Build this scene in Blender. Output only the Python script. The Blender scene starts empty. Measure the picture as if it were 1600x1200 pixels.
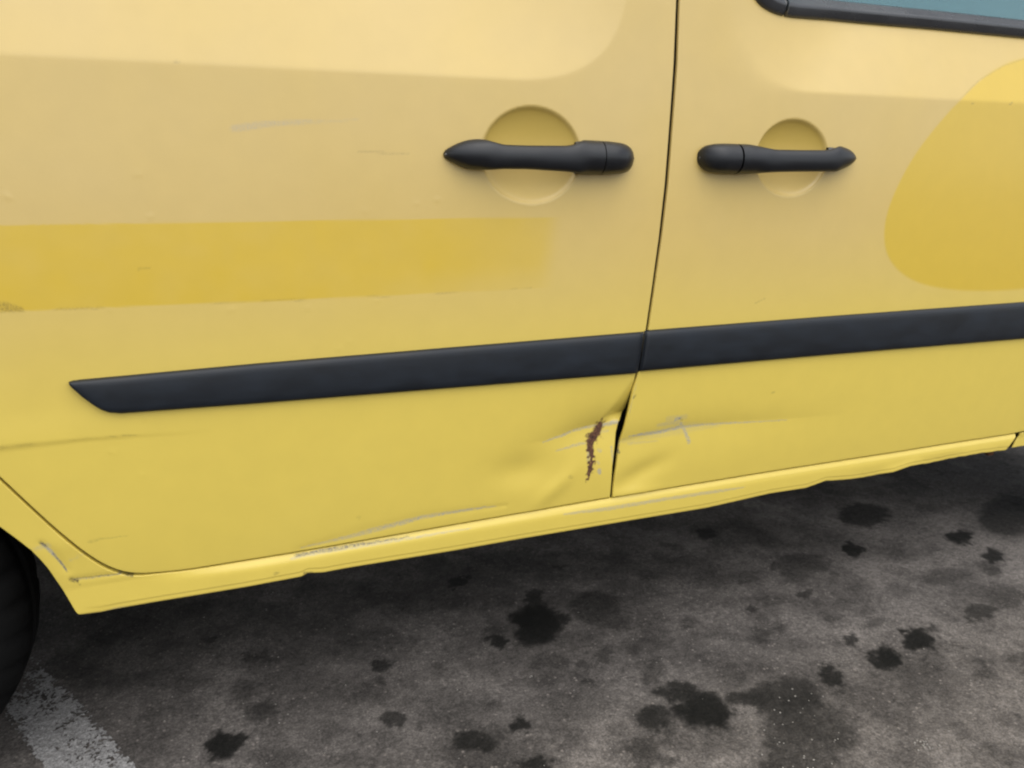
import bpy, math
import numpy as np
from mathutils import Vector, Matrix

sc = bpy.context.scene
COL = sc.collection
rng = np.random.default_rng(7)

# ------------------------------------------------------------------ camera
F = 1202.0                      # focal length in pixels of the 1600 x 1200 photograph
CAM = np.array([0.0, -1.15, 0.93])
PITCH = math.atan((600 - 285) / F)
YAW = math.atan((4100 - 800) / (F / math.cos(PITCH)))
FW = np.array([math.cos(YAW) * math.cos(PITCH), math.sin(YAW) * math.cos(PITCH), -math.sin(PITCH)])
RT = np.array([math.sin(YAW), -math.cos(YAW), 0.0])
UP = np.cross(RT, FW)
cd = bpy.data.cameras.new('camera')
cam = bpy.data.objects.new('camera', cd)
COL.objects.link(cam)
cd.sensor_width = 36.0
cd.lens = 36.0 * F / 1600
cd.clip_start = 0.02
cd.clip_end = 2000
cam.matrix_world = Matrix(((RT[0], UP[0], -FW[0], CAM[0]), (RT[1], UP[1], -FW[1], CAM[1]),
                           (RT[2], UP[2], -FW[2], CAM[2]), (0, 0, 0, 1)))
cd.dof.use_dof = True
cd.dof.focus_distance = 1.30
cd.dof.aperture_fstop = 5.6
sc.camera = cam

# ------------------------------------------------------------------ light
SUN_EL, SUN_AZ = math.radians(64), math.radians(180)
world = bpy.data.worlds.new('World')
sc.world = world
world.use_nodes = True
wn, wl = world.node_tree.nodes, world.node_tree.links
wn.clear()
sky = wn.new('ShaderNodeTexSky')
sky.sky_type = 'NISHITA'
sky.sun_disc = False
sky.sun_elevation = SUN_EL
sky.sun_rotation = SUN_AZ
sky.dust_density = 1.2
sky.air_density = 1.0
hsv = wn.new('ShaderNodeHueSaturation')
hsv.inputs['Saturation'].default_value = 0.25
bg = wn.new('ShaderNodeBackground')
bg.inputs['Strength'].default_value = 0.13
wo = wn.new('ShaderNodeOutputWorld')
wl.new(sky.outputs[0], hsv.inputs['Color'])
wl.new(hsv.outputs[0], bg.inputs['Color'])
wl.new(bg.outputs[0], wo.inputs[0])
sd = bpy.data.lights.new('sun', 'SUN')
sd.energy = 1.3
sd.angle = math.radians(92)
sd.color = (1.0, 0.965, 0.91)
sun = bpy.data.objects.new('sun', sd)
COL.objects.link(sun)
S_DIR = Vector((math.sin(SUN_AZ) * math.cos(SUN_EL), math.cos(SUN_AZ) * math.cos(SUN_EL), math.sin(SUN_EL)))
sun.rotation_euler = S_DIR.to_track_quat('Z', 'Y').to_euler()
sc.view_settings.view_transform = 'Standard'
sc.view_settings.look = 'None'
sc.view_settings.gamma = 1
sc.view_settings.use_curve_mapping = False
sc.view_settings.exposure = 0.88
sc.cycles.filter_width = 2.2


# ------------------------------------------------------------------ helpers
def ray(px, py):
    return FW + RT * (px - 800) / F + UP * (600 - py) / F


def at_y(px, py, y=0.0):
    """point of the photograph on the vertical plane at depth y"""
    r = ray(px, py)
    return CAM + r * (y - CAM[1]) / r[1]


def at_z(px, py, z=0.0):
    r = ray(px, py)
    return CAM + r * (z - CAM[2]) / r[2]


def rough_y(x, z):
    """depth of the body side at (x, z) without dents"""
    y = float(np.interp(z, BY_Z, BY_Y))
    if z > 1.082 and (x < .60 or x > .86): y += (BELT_REAR if x < .7 else BELT) * (z - 1.082)
    return y


def on_body(px, py):
    """point of the photograph on the side of the van"""
    y = .005
    for _ in range(8):
        p = at_y(px, py, y)
        y = .5 * y + .5 * rough_y(p[0], p[2])
    return at_y(px, py, y)


def line_xz(pts, y=None):
    P = [on_body(a, b) if y is None else at_y(a, b, y) for a, b in pts]
    return np.array([[p[0], p[2]] for p in P])


BELT = math.tan(math.radians(19))
BELT_REAR = math.tan(math.radians(11))
_zs = np.array([.25, .33, .38, .46, .56, .66, .80, .95, 1.08, 1.25, 1.80])
_ys = np.array([.034, .016, .010, .005, .001, .0, .0, .001, .004, .012, .08])
BY_Z = np.linspace(.25, 1.80, 600)
BY_Y = np.convolve(np.pad(np.interp(BY_Z, _zs, _ys), 20, mode='edge'), np.ones(41) / 41, 'valid')


def tag(o, label=None, cat=None, group=None, kind=None):
    if label: o['label'] = label
    if cat: o['category'] = cat
    if group: o['group'] = group
    if kind: o['kind'] = kind
    return o


def mesh_obj(name, V, Fc, mat, parent=None, smooth=True, wear_shade=None):
    me = bpy.data.meshes.new(name)
    V = np.asarray(V, dtype=np.float32)
    if isinstance(Fc, np.ndarray):
        n, k = Fc.shape
        me.vertices.add(len(V))
        me.vertices.foreach_set('co', V.ravel())
        me.loops.add(n * k)
        me.loops.foreach_set('vertex_index', Fc.astype(np.int32).ravel())
        me.polygons.add(n)
        me.polygons.foreach_set('loop_start', np.arange(0, n * k, k, dtype=np.int32))
        me.update(calc_edges=True)
        me.validate()
    else:
        me.from_pydata([tuple(map(float, v)) for v in V], [], Fc)
        me.update()
    if smooth:
        me.polygons.foreach_set('use_smooth', np.ones(len(me.polygons), dtype=bool))
    if wear_shade is None and mat is not None and mat.name == 'yellow_paint': wear_shade = np.zeros((len(V), 4))
    if wear_shade is not None:
        at = me.attributes.new('wear_shade', 'FLOAT_COLOR', 'POINT')
        at.data.foreach_set('color', np.asarray(wear_shade, dtype=np.float32).ravel())
    if mat: me.materials.append(mat)
    o = bpy.data.objects.new(name, me)
    COL.objects.link(o)
    if parent: o.parent = parent
    return o


def grid_faces(nu, nv, flip=False, wrap=False):
    """faces of an nv x nu grid (row-major, nu fast)"""
    i = np.arange(nv - 1)[:, None] * nu
    if wrap:
        j = np.arange(nu)
        jn = (j + 1) % nu
    else:
        j = np.arange(nu - 1)
        jn = j + 1
    a, b, c, d = i + j, i + jn, i + nu + jn, i + nu + j
    q = np.stack([a, b, c, d], -1).reshape(-1, 4)
    return q[:, ::-1].copy() if flip else q


def box(name, lo, hi, mat, parent=None, bevel=0.0):
    x0, y0, z0 = lo
    x1, y1, z1 = hi
    V = [(x0, y0, z0), (x1, y0, z0), (x1, y1, z0), (x0, y1, z0), (x0, y0, z1), (x1, y0, z1), (x1, y1, z1), (x0, y1, z1)]
    Fc = [(3, 2, 1, 0), (4, 5, 6, 7), (0, 1, 5, 4), (1, 2, 6, 5), (2, 3, 7, 6), (3, 0, 4, 7)]
    o = mesh_obj(name, V, Fc, mat, parent, smooth=False)
    if bevel:
        m = o.modifiers.new('bevel', 'BEVEL')
        m.width = bevel
        m.segments = 3
    return o


def prism(name, pts, y0, y1, mat, parent=None, bevel=0.0):
    """side outline (x, z) pushed through from y0 to y1"""
    n = len(pts)
    V = [(x, y0, z) for x, z in pts] + [(x, y1, z) for x, z in pts]
    Fc = [tuple(range(n)), tuple(range(2 * n - 1, n - 1, -1))]
    Fc += [((i + 1) % n, i, n + i, n + (i + 1) % n) for i in range(n)]
    o = mesh_obj(name, V, Fc, mat, parent, smooth=False)
    if bevel:
        m = o.modifiers.new('bevel', 'BEVEL')
        m.width = bevel
        m.segments = 3
    return o


def sstep(a, b, x):
    t = np.clip((x - a) / (b - a), 0, 1)
    return t * t * (3 - 2 * t)


# value noise on numpy arrays
_perm = np.random.default_rng(3).random((256, 256))


def vnoise(x, y):
    xi, yi = np.floor(x).astype(int), np.floor(y).astype(int)
    fx, fy = x - xi, y - yi
    fx = fx * fx * (3 - 2 * fx)
    fy = fy * fy * (3 - 2 * fy)
    g = lambda a, b: _perm[a & 255, b & 255]
    return (g(xi, yi) * (1 - fx) + g(xi + 1, yi) * fx) * (1 - fy) + (g(xi, yi + 1) * (1 - fx) + g(xi + 1, yi + 1) * fx) * fy


def fbm(x, y, s, octv=4):
    t, a, tot = 0, 1, 0
    for k in range(octv):
        t = t + a * vnoise(x * s + 17.3 * k, y * s + 9.1 * k)
        tot += a
        a *= .55
        s *= 2.1
    return t / tot * 2 - 1


def seg_field(x, z, pts, widths):
    """0..1 mask of a stroke along a polyline with a half-width at each point; also signed side distance"""
    best = np.full(x.shape, 9.0)
    for (a, b), (wa, wb) in zip(zip(pts[:-1], pts[1:]), zip(widths[:-1], widths[1:])):
        d = b - a
        t = np.clip(((x - a[0]) * d[0] + (z - a[1]) * d[1]) / (d @ d), 0, 1)
        dist = np.hypot(x - a[0] - t * d[0], z - a[1] - t * d[1])
        w = wa + (wb - wa) * t
        best = np.minimum(best, dist / np.maximum(w, 1e-5))
    return best


def poly_side(x, z, pts):
    """height above a polyline that runs left to right, and parameter along x"""
    zz = np.interp(x, pts[:, 0], pts[:, 1])
    return z - zz


# ------------------------------------------------------------------ materials
def new_mat(name):
    m = bpy.data.materials.new(name)
    m.use_nodes = True
    n, l = m.node_tree.nodes, m.node_tree.links
    b = n['Principled BSDF']
    return m, n, l, b


def N(n, t, **kw):
    o = n.new(t)
    for k, v in kw.items(): setattr(o, k, v)
    return o


def noise(n, l, scale, detail=4, rough=.55, coord='Object', dist=0):
    tc = N(n, 'ShaderNodeTexCoord')
    t = N(n, 'ShaderNodeTexNoise')
    t.inputs['Scale'].default_value = scale
    t.inputs['Detail'].default_value = detail
    t.inputs['Roughness'].default_value = rough
    t.inputs['Distortion'].default_value = dist
    l.new(tc.outputs[coord], t.inputs['Vector'])
    return t


def ramp(n, l, src, stops):
    r = N(n, 'ShaderNodeValToRGB')
    e = r.color_ramp.elements
    while len(e) < len(stops): e.new(.5)
    for k, (p, c) in enumerate(stops):
        e[k].position = p
        e[k].color = (c, c, c, 1) if isinstance(c, (int, float)) else (*c, 1)
    l.new(src, r.inputs[0])
    return r


def mix(n, l, fac, a, b, blend='MIX'):
    m = N(n, 'ShaderNodeMix', data_type='RGBA', blend_type=blend)
    for s, v in ((m.inputs[0], fac), (m.inputs[6], a), (m.inputs[7], b)):
        if isinstance(v, (int, float)): s.default_value = v
        elif isinstance(v, tuple): s.default_value = (*v, 1)
        else: l.new(v, s)
    return m.outputs[2]


def math_n(n, l, op, a, b=None):
    m = N(n, 'ShaderNodeMath', operation=op)
    for s, v in zip(m.inputs, (a, b)):
        if v is None: continue
        if isinstance(v, (int, float)): s.default_value = v
        else: l.new(v, s)
    return m.outputs[0]


FADED = (0.580, 0.425, 0.152)
FRESH = (0.595, 0.408, 0.034)
LOWER = (0.655, 0.500, 0.090)


def paint_material(name, faded=FADED):
    m, n, l, b = new_mat(name)
    at = N(n, 'ShaderNodeAttribute', attribute_name='wear_shade')
    sep = N(n, 'ShaderNodeSeparateColor')
    l.new(at.outputs['Color'], sep.inputs[0])
    big = noise(n, l, 3.0, 3)
    mid = noise(n, l, 26.0, 5)
    fine = noise(n, l, 420.0, 3)
    # chalky, sun-faded paint; ghosts of old lettering keep the fresh colour
    bigr = ramp(n, l, big.outputs[0], [(.35, 0.0), (.68, 0.16)])
    base = mix(n, l, bigr.outputs[0], faded, FRESH)
    # a cleaner yellow towards the bottom of the body
    tcz = N(n, 'ShaderNodeTexCoord')
    sz_ = N(n, 'ShaderNodeSeparateXYZ')
    l.new(tcz.outputs['Object'], sz_.inputs[0])
    lowf = N(n, 'ShaderNodeMapRange')
    lowf.interpolation_type = 'SMOOTHSTEP'
    for k, v in ((1, .90), (2, .56), (3, 0.0), (4, 1.0)): lowf.inputs[k].default_value = v
    l.new(sz_.outputs[2], lowf.inputs[0])
    base = mix(n, l, lowf.outputs[0], base, LOWER)
    gh = math_n(n, l, 'MULTIPLY', sep.outputs[0], .95)
    base = mix(n, l, gh, base, FRESH)
    midr = ramp(n, l, mid.outputs[0], [(.3, .965), (.7, 1.0)])
    base = mix(n, l, 1.0, base, midr.outputs[0], 'MULTIPLY')
    # scrapes to primer / bare metal
    sc_n = ramp(n, l, fine.outputs[0], [(.36, .25), (.62, 1.0)])
    scf = math_n(n, l, 'MULTIPLY', sep.outputs[1], sc_n.outputs[0])
    base = mix(n, l, scf, base, (.29, .30, .315))
    # grime
    df = math_n(n, l, 'MULTIPLY', at.outputs['Alpha'], sc_n.outputs[0])
    base = mix(n, l, df, base, (.035, .030, .026))
    # rust
    rn = noise(n, l, 260.0, 5, .65)
    rcol = ramp(n, l, rn.outputs[0], [(.3, (.022, .011, .008)), (.52, (.098, .044, .024)), (.72, (.19, .085, .045))])
    base = mix(n, l, sep.outputs[2], base, rcol.outputs[0])
    l.new(base, b.inputs['Base Color'])
    rough = math_n(n, l, 'MAXIMUM', math_n(n, l, 'MULTIPLY', sep.outputs[2], .9), .42)
    l.new(rough, b.inputs['Roughness'])
    b.inputs['Specular IOR Level'].default_value = .35
    coat = math_n(n, l, 'SUBTRACT', .5, sep.outputs[2])
    l.new(math_n(n, l, 'MAXIMUM', coat, 0.0), b.inputs['Coat Weight'])
    b.inputs['Coat Roughness'].default_value = .2
    b.inputs['Coat IOR'].default_value = 1.5
    op = noise(n, l, 170.0, 2)
    bp = N(n, 'ShaderNodeBump')
    bp.inputs['Strength'].default_value = .035
    bp.inputs['Distance'].default_value = .002
    l.new(op.outputs[0], bp.inputs['Height'])
    bp2 = N(n, 'ShaderNodeBump')
    bp2.inputs['Distance'].default_value = .001
    l.new(sep.outputs[2], bp2.inputs['Strength'])
    l.new(rn.outputs[0], bp2.inputs['Height'])
    l.new(bp.outputs[0], bp2.inputs['Normal'])
    l.new(bp2.outputs[0], b.inputs['Normal'])
    l.new(bp.outputs[0], b.inputs['Coat Normal'])
    return m


def plastic(name, col, rough=.45, spec=.5, grain=900, bump=.08, streak=.25):
    m, n, l, b = new_mat(name)
    t = noise(n, l, 14, 5)
    tc = t.inputs['Vector'].links[0].from_socket
    mp = N(n, 'ShaderNodeMapping')
    mp.inputs['Scale'].default_value = (1, 1, 2.2)
    l.new(tc, mp.inputs[0])
    l.new(mp.outputs[0], t.inputs['Vector'])
    r = ramp(n, l, t.outputs[0], [(.3, 1 - streak), (.7, 1 + streak)])
    l.new(mix(n, l, 1.0, col, r.outputs[0], 'MULTIPLY'), b.inputs['Base Color'])
    rr = ramp(n, l, t.outputs[0], [(.3, max(rough - .07, .02)), (.7, rough + .08)])
    l.new(rr.outputs[0], b.inputs['Roughness'])
    b.inputs['Specular IOR Level'].default_value = spec
    g = noise(n, l, grain, 2)
    bp = N(n, 'ShaderNodeBump')
    bp.inputs['Strength'].default_value = bump
    bp.inputs['Distance'].default_value = .0008
    l.new(g.outputs[0], bp.inputs['Height'])
    l.new(bp.outputs[0], b.inputs['Normal'])
    return m


M_PAINT = paint_material('yellow_paint')
M_HANDLE = plastic('handle_plastic', (.0036, .0047, .0072), .38, .5)
M_TRIM = plastic('trim_plastic', (.0036, .0066, .0115), .48, .45, streak=.45)
M_RUBBER = plastic('window_rubber', (.020, .022, .026), .26, .8, streak=.1)
M_TYRE = plastic('tyre_rubber', (.004, .004, .004), .85, .12)
M_UNDER = plastic('underbody', (.003, .003, .003), .9, .1)
M_SEAT = plastic('seat_fabric', (.03, .032, .036), .9, .1)
M_STEEL = plastic('steel', (.12, .12, .125), .45, .5)
M_SLEEVE = plastic('rusty_bracket', (.07, .028, .014), .8, .2, grain=200, bump=.4)


def glass_material():
    m, n, l, b = new_mat('tinted_glass')
    b.inputs['Base Color'].default_value = (.31, .45, .47, 1)
    b.inputs['Transmission Weight'].default_value = 1
    b.inputs['Roughness'].default_value = .0
    b.inputs['IOR'].default_value = 1.45
    return m


M_GLASS = glass_material()

# ------------------------------------------------------------------ setting: ground
STAINS_SHADE = [(840, 972, 40, 38, 1), (835, 935, 12, 18, .8), (870, 965, 22, 9, .9), (775, 1002, 15, 11, .9), (715, 908, 15, 12, .9),
          (875, 885, 13, 7, .8), (930, 945, 42, 26, .7), (955, 968, 26, 16, .55), (595, 1037, 20, 13, .8), (598, 1063, 9, 7, .6),
          (612, 1122, 21, 13, .85), (598, 1150, 32, 14, .4), (740, 1158, 38, 18, .85), (812, 1137, 15, 12, .95), (840, 1195, 32, 17, .9),
          (765, 1103, 13, 10, .5), (1018, 1040, 30, 15, .5), (1100, 1108, 46, 34, 1), (1062, 1078, 32, 18, .9), (1025, 1122, 34, 17, .85),
          (1050, 1145, 12, 18, .6), (1000, 1172, 24, 24, .6), (1230, 1088, 60, 36, .8), (1172, 1090, 36, 18, .85), (1262, 1142, 72, 52, .7), (1255, 1195, 75, 26, .68),
          (1300, 1053, 20, 18, .9), (1380, 1025, 30, 18, 1), (1432, 998, 27, 18, 1), (1332, 1000, 14, 10, .8), (1455, 980, 13, 8, .7),
          (1535, 955, 28, 13, .8), (1255, 880, 44, 21, .65), (1333, 857, 17, 11, .95), (1350, 803, 40, 18, .85), (1500, 838, 22, 12, 1),
          (1550, 867, 18, 13, .95), (1108, 832, 16, 9, .8), (1050, 853, 18, 7, .5), (1257, 925, 9, 6, .7), (1178, 950, 9, 6, .75),
          (1072, 973, 16, 8, .4), (1215, 975, 10, 7, .5), (1570, 930, 42, 20, .5), (1575, 800, 45, 35, .8), (1440, 790, 16, 8, .4),
          (350, 1160, 30, 22, 1), (325, 997, 12, 8, .8), (372, 1083, 22, 20, .5), (402, 1112, 30, 14, .5), (640, 945, 26, 14, .5),
          (560, 948, 22, 10, .4), (1560, 1185, 60, 30, .35), (1290, 950, 60, 18, .3), (690, 1050, 22, 14, .3), (640, 1080, 60, 22, .25),
          (450, 990, 40, 20, .3), (290, 1060, 36, 22, .4), (1130, 900, 60, 18, .35), (990, 910, 40, 14, .3), (860, 1030, 30, 14, .5),
          (945, 1022, 20, 14, .6), (985, 1015, 16, 10, .4), (1185, 935, 40, 12, .3), (1470, 1010, 50, 14, .3)]
STAINS_SHADE += [(250, 1000, 130, 50, .45), (450, 965, 120, 35, .45), (700, 895, 150, 28, .42), (560, 1080, 70, 30, .35), (700, 1100, 70, 34, .40), (480, 1140, 60, 30, .30),
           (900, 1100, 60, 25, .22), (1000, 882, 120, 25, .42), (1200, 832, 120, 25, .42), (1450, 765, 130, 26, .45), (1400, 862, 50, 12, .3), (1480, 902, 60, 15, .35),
           (150, 985, 90, 50, .45), (820, 1060, 40, 14, .3), (890, 1000, 50, 20, .3), (1120, 990, 30, 10, .35), (1345, 940, 50, 14, .3), (520, 1010, 50, 20, .35), (960, 1140, 24, 14, .4), (560, 1190, 50, 14, .35)]  # soft damp patches; those by the sill and wheel also paint shade


_r = np.random.default_rng(21)
for _ in range(70):
    _x, _y = _r.uniform(120, 1640), _r.uniform(880, 1215)
    if _y < 955 - .172 * (_x - 120) + 25: _y = _r.uniform(1000, 1200)
    _a = _r.uniform(6, 24)
    STAINS_SHADE.append((_x, _y, _a, _a * _r.uniform(.4, .7), _r.uniform(.18, .62)))
STAINS_SHADE += [(300, 965, 210, 36, .52), (620, 925, 160, 28, .5), (880, 880, 150, 24, .5), (160, 1040, 70, 40, .5), (1120, 1150, 70, 30, .35), (1500, 930, 70, 26, .38), (1410, 1040, 60, 20, .3), (440, 1180, 50, 20, .4), (1130, 1060, 50, 16, .3)]  # the broad ones along the sill paint the shade under the van


def axis(lo, hi, step, far, grow=1.35):
    a = list(np.arange(lo, hi + 1e-6, step))
    s = step
    left, right = [], []
    x = lo
    while x > -far:
        s *= grow
        x -= s
        left.append(x)
    s, x = step, hi
    while x < far:
        s *= grow
        x += s
        right.append(x)
    return np.array(left[::-1] + a + right)


def stain_shade_field(X, Y):
    st = np.zeros(X.shape)
    wx = 0.021 * fbm(X, Y, 30, 4) + .010 * fbm(X, Y, 105, 2)
    wy = 0.021 * fbm(X + 5.2, Y + 3.1, 30, 4) + .010 * fbm(X + 2, Y + 7, 105, 2)
    Xw, Yw = X + wx, Y + wy
    for px, py, a, b, s in STAINS_SHADE:
        c = at_z(px, py)
        ex = at_z(px + a, py) - c
        ey = at_z(px, py + b) - c
        A = np.array([[ex[0], ey[0]], [ex[1], ey[1]]])
        Ai = np.linalg.inv(A)
        dx, dy = Xw - c[0], Yw - c[1]
        q = np.hypot(Ai[0, 0] * dx + Ai[0, 1] * dy, Ai[1, 0] * dx + Ai[1, 1] * dy)
        soft = sstep(.7, .35, np.array(s))
        v = s * soft * sstep(1.5, .35, q) + s * (1 - soft) * (.8 * sstep(1.18, .80, q) + .2 * sstep(1.5, .5, q))
        st = np.maximum(st, v)
    return st


gx = axis(-.75, 2.6, .0048, 400)
gy = axis(-.58, .90, .0048, 400)
GX, GY = np.meshgrid(gx, gy)
near = sstep(4, 2.5, np.hypot(GX - .8, GY))
GZ = near * (.0011 * fbm(GX, GY, 70, 3) + .0035 * fbm(GX, GY, 5, 3)) - .002
wear_shade = np.zeros((GX.size, 4))
wear_shade[:, 0] = (stain_shade_field(GX, GY) * near).ravel()
wear_shade[:, 1] = (.5 + near * .5 * fbm(GX + 3, GY - 2, 4.5, 4) + near * .16 * (sstep(-.2, 1.4, GX) - .45)).ravel()  # last term paints shade into the asphalt on the left
wear_shade[:, 2] = (.5 + near * .5 * fbm(GX - 6, GY + 8, 16, 4)).ravel()


def asphalt():
    m, n, l, b = new_mat('asphalt')
    at = N(n, 'ShaderNodeAttribute', attribute_name='wear_shade')
    sep = N(n, 'ShaderNodeSeparateColor')
    l.new(at.outputs['Color'], sep.inputs[0])
    a = noise(n, l, 260, 6, .7)
    g = noise(n, l, 75, 5, .65)
    v = N(n, 'ShaderNodeTexVoronoi')
    v.inputs['Scale'].default_value = 145
    tc = N(n, 'ShaderNodeTexCoord')
    l.new(tc.outputs['Object'], v.inputs['Vector'])
    c1 = ramp(n, l, a.outputs[0], [(.30, (.053, .048, .044)), (.5, (.122, .109, .099)), (.70, (.224, .202, .184))])
    g1 = ramp(n, l, g.outputs[0], [(.3, .6), (.52, 1.0), (.72, 1.25)])
    col = mix(n, l, 1.0, c1.outputs[0], g1.outputs[0], 'MULTIPLY')
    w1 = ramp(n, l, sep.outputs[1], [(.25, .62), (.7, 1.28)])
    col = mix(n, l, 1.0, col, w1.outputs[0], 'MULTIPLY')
    w2 = ramp(n, l, sep.outputs[2], [(.34, .70), (.6, 1.08)])
    col = mix(n, l, 1.0, col, w2.outputs[0], 'MULTIPLY')
    # pale and brownish stones in the mix
    vs = N(n, 'ShaderNodeSeparateColor')
    l.new(v.outputs['Color'], vs.inputs[0])
    pale = ramp(n, l, vs.outputs[0], [(.90, 0.0), (.96, .5)])
    core = ramp(n, l, v.outputs['Distance'], [(.2, 1.0), (.5, 0.0)])
    col = mix(n, l, math_n(n, l, 'MULTIPLY', pale.outputs[0], core.outputs[0]), col, (.33, .29, .26))
    # oil and damp spots, with the painted shade under the van
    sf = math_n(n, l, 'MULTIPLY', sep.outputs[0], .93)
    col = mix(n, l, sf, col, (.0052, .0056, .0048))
    l.new(col, b.inputs['Base Color'])
    rr = math_n(n, l, 'SUBTRACT', .92, math_n(n, l, 'MULTIPLY', sep.outputs[0], .12))
    l.new(rr, b.inputs['Roughness'])
    l.new(math_n(n, l, 'SUBTRACT', .22, math_n(n, l, 'MULTIPLY', sep.outputs[0], .14)), b.inputs['Specular IOR Level'])
    h = math_n(n, l, 'ADD', a.outputs[0], math_n(n, l, 'MULTIPLY', v.outputs['Distance'], -.6))
    bp = N(n, 'ShaderNodeBump')
    bp.inputs['Strength'].default_value = .55
    bp.inputs['Distance'].default_value = .004
    l.new(h, bp.inputs['Height'])
    l.new(bp.outputs[0], b.inputs['Normal'])
    return m


M_ASPH = asphalt()
ground = mesh_obj('ground', np.stack([GX, GY, GZ], -1).reshape(-1, 3), grid_faces(len(gx), len(gy)), M_ASPH, wear_shade=wear_shade)
tag(ground, kind='structure')


def ground_h(x, y):
    return .0011 * fbm(x, y, 70, 3) + .0035 * fbm(x, y, 5, 3) - .002


# worn white bay line: paint only where it is left
m, n, l, b = new_mat('worn_road_paint')
a = noise(n, l, 300, 5, .7)
c = ramp(n, l, a.outputs[0], [(.30, (.07, .068, .066)), (.47, (.20, .195, .19)), (.66, (.38, .37, .36))])
l.new(c.outputs[0], b.inputs['Base Color'])
b.inputs['Roughness'].default_value = .85
bp = N(n, 'ShaderNodeBump')
bp.inputs['Strength'].default_value = .5
bp.inputs['Distance'].default_value = .003
l.new(a.outputs[0], bp.inputs['Height'])
l.new(bp.outputs[0], b.inputs['Normal'])
M_LINE = m
e1, e2 = at_z(82, 1056), at_z(207, 1200)        # right edge of the line
d = (e2 - e1)[:2]
d /= np.linalg.norm(d)
nrm = np.array([d[1], -d[0]])
left = at_z(75, 1200)[:2]
if (left - e1[:2]) @ nrm < 0: nrm = -nrm
LW = abs((left - e1[:2]) @ nrm)
ss = np.r_[np.arange(-.35, .40, .0019), np.arange(.40, 2.4, .008)]
ww = np.arange(-.006, LW + .006, .0019)
S_, W_ = np.meshgrid(ss, ww)
LX = e1[0] + d[0] * S_ + nrm[0] * W_
LY = e1[1] + d[1] * S_ + nrm[1] * W_
LZ = ground_h(LX, LY) + .0016 + .0014 * fbm(LX, LY, 150, 2)
edge = np.minimum(W_, LW - W_) / .006
keep = fbm(LX, LY, 170, 3) * .35 + fbm(LX, LY, 330, 2) * .75 + fbm(LX + 4, LY, 42, 2) * .35 + .29 + np.minimum(edge - 1, 0) * .22 - .55 * sstep(.16, -.12, S_)
fq = grid_faces(len(ss), len(ww))
kq = keep.ravel()[fq].mean(1) > 0
fq = fq[kq]
used = np.unique(fq)
remap = -np.ones(LX.size, int)
remap[used] = np.arange(len(used))
pl = mesh_obj('parking_line', np.stack([LX, LY, LZ], -1).reshape(-1, 3)[used], remap[fq], M_LINE)
tag(pl, kind='structure')

# loose pale grit on the asphalt
oct_v = np.array([(1, 0, 0), (-1, 0, 0), (0, 1, 0), (0, -1, 0), (0, 0, 1), (0, 0, -1)], float)
oct_f = np.array([(0, 2, 4), (2, 1, 4), (1, 3, 4), (3, 0, 4), (2, 0, 5), (1, 2, 5), (3, 1, 5), (0, 3, 5)])
GV, GF, k = [], [], 0
spots = []
for _ in range(30):
    spots.append((rng.uniform(1190, 1320), rng.uniform(1075, 1200), rng.uniform(.0012, .0024)))
for _ in range(90):
    spots.append((rng.uniform(250, 1600), rng.uniform(900, 1200), rng.uniform(.0007, .0019)))
for _ in range(22):
    spots.append((rng.normal(1445, 9), rng.normal(1165, 6), rng.uniform(.0012, .0026)))
for px, py, r in spots:
    p = at_z(px, py)
    ang = rng.uniform(0, 6.28)
    R = np.array([[math.cos(ang), -math.sin(ang), 0], [math.sin(ang), math.cos(ang), 0], [0, 0, 1]])
    v = oct_v * rng.uniform(.6, 1.2, (6, 1)) * r * np.array([1.2, 1, .7])
    GV.append(v @ R.T + np.array([p[0], p[1], float(ground_h(np.array(p[0]), np.array(p[1]))) + r * .5]))
    GF.append(oct_f + 6 * k)
    k += 1
M_GRIT = plastic('pale_grit', (.30, .28, .25), .6, .4)
tag(mesh_obj('grit', np.concatenate(GV), np.concatenate(GF), M_GRIT, smooth=False),
    'loose pale grit scattered over the stained asphalt', 'grit', kind='stuff')

# ------------------------------------------------------------------ the van
van = bpy.data.objects.new('van', None)
COL.objects.link(van)
tag(van, 'faded yellow delivery van with dented doors and black side strip', 'van')


def base_y(z):
    """side section of the body: depth (inward is +y) against height"""
    return np.interp(z, BY_Z, BY_Y)


def softplus(d, w):
    return w * np.logaddexp(0, d / w)


def rrect(x, z, x0, x1, z0, z1, r):
    cx, cz, hx, hz = (x0 + x1) / 2, (z0 + z1) / 2, (x1 - x0) / 2 - r, (z1 - z0) / 2 - r
    qx, qz = np.abs(x - cx) - hx, np.abs(z - cz) - hz
    return np.hypot(np.maximum(qx, 0), np.maximum(qz, 0)) + np.minimum(np.maximum(qx, qz), 0) - r


def smin(a, b, k):
    h = np.maximum(k - np.abs(a - b), 0) / k
    return np.minimum(a, b) - h * h * k * .25


def bowl(x, z, c, a, b, depth):
    q = np.hypot((x - c[0]) / a, (z - c[1]) / b)
    return depth * np.sqrt(np.clip(1.0 - np.clip(q, 0, 1) ** 2, 0, 1)) ** 1.4 * sstep(1.0, .94, q)


def xz(px, py):
    p = on_body(px, py)
    return np.array([p[0], p[2]])


PIMPLES = [(215, 272), (235, 338), (12, 307), (172, 484), (362, 484), (110, 752), (222, 742), (175, 706), (652, 318), (683, 312),
           (545, 533), (530, 545), (590, 470), (228, 655), (480, 482), (570, 330)]


def pimples(x, z):
    o = np.zeros(x.shape)
    for k, p in enumerate(PIMPLES):
        c = xz(*p)
        o += .00042 * np.exp(-((x - c[0]) ** 2 + (z - c[1]) ** 2) / (2 * .0028 ** 2)) * (.6 + .4 * ((k * 7) % 5) / 4)
    return o


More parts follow.
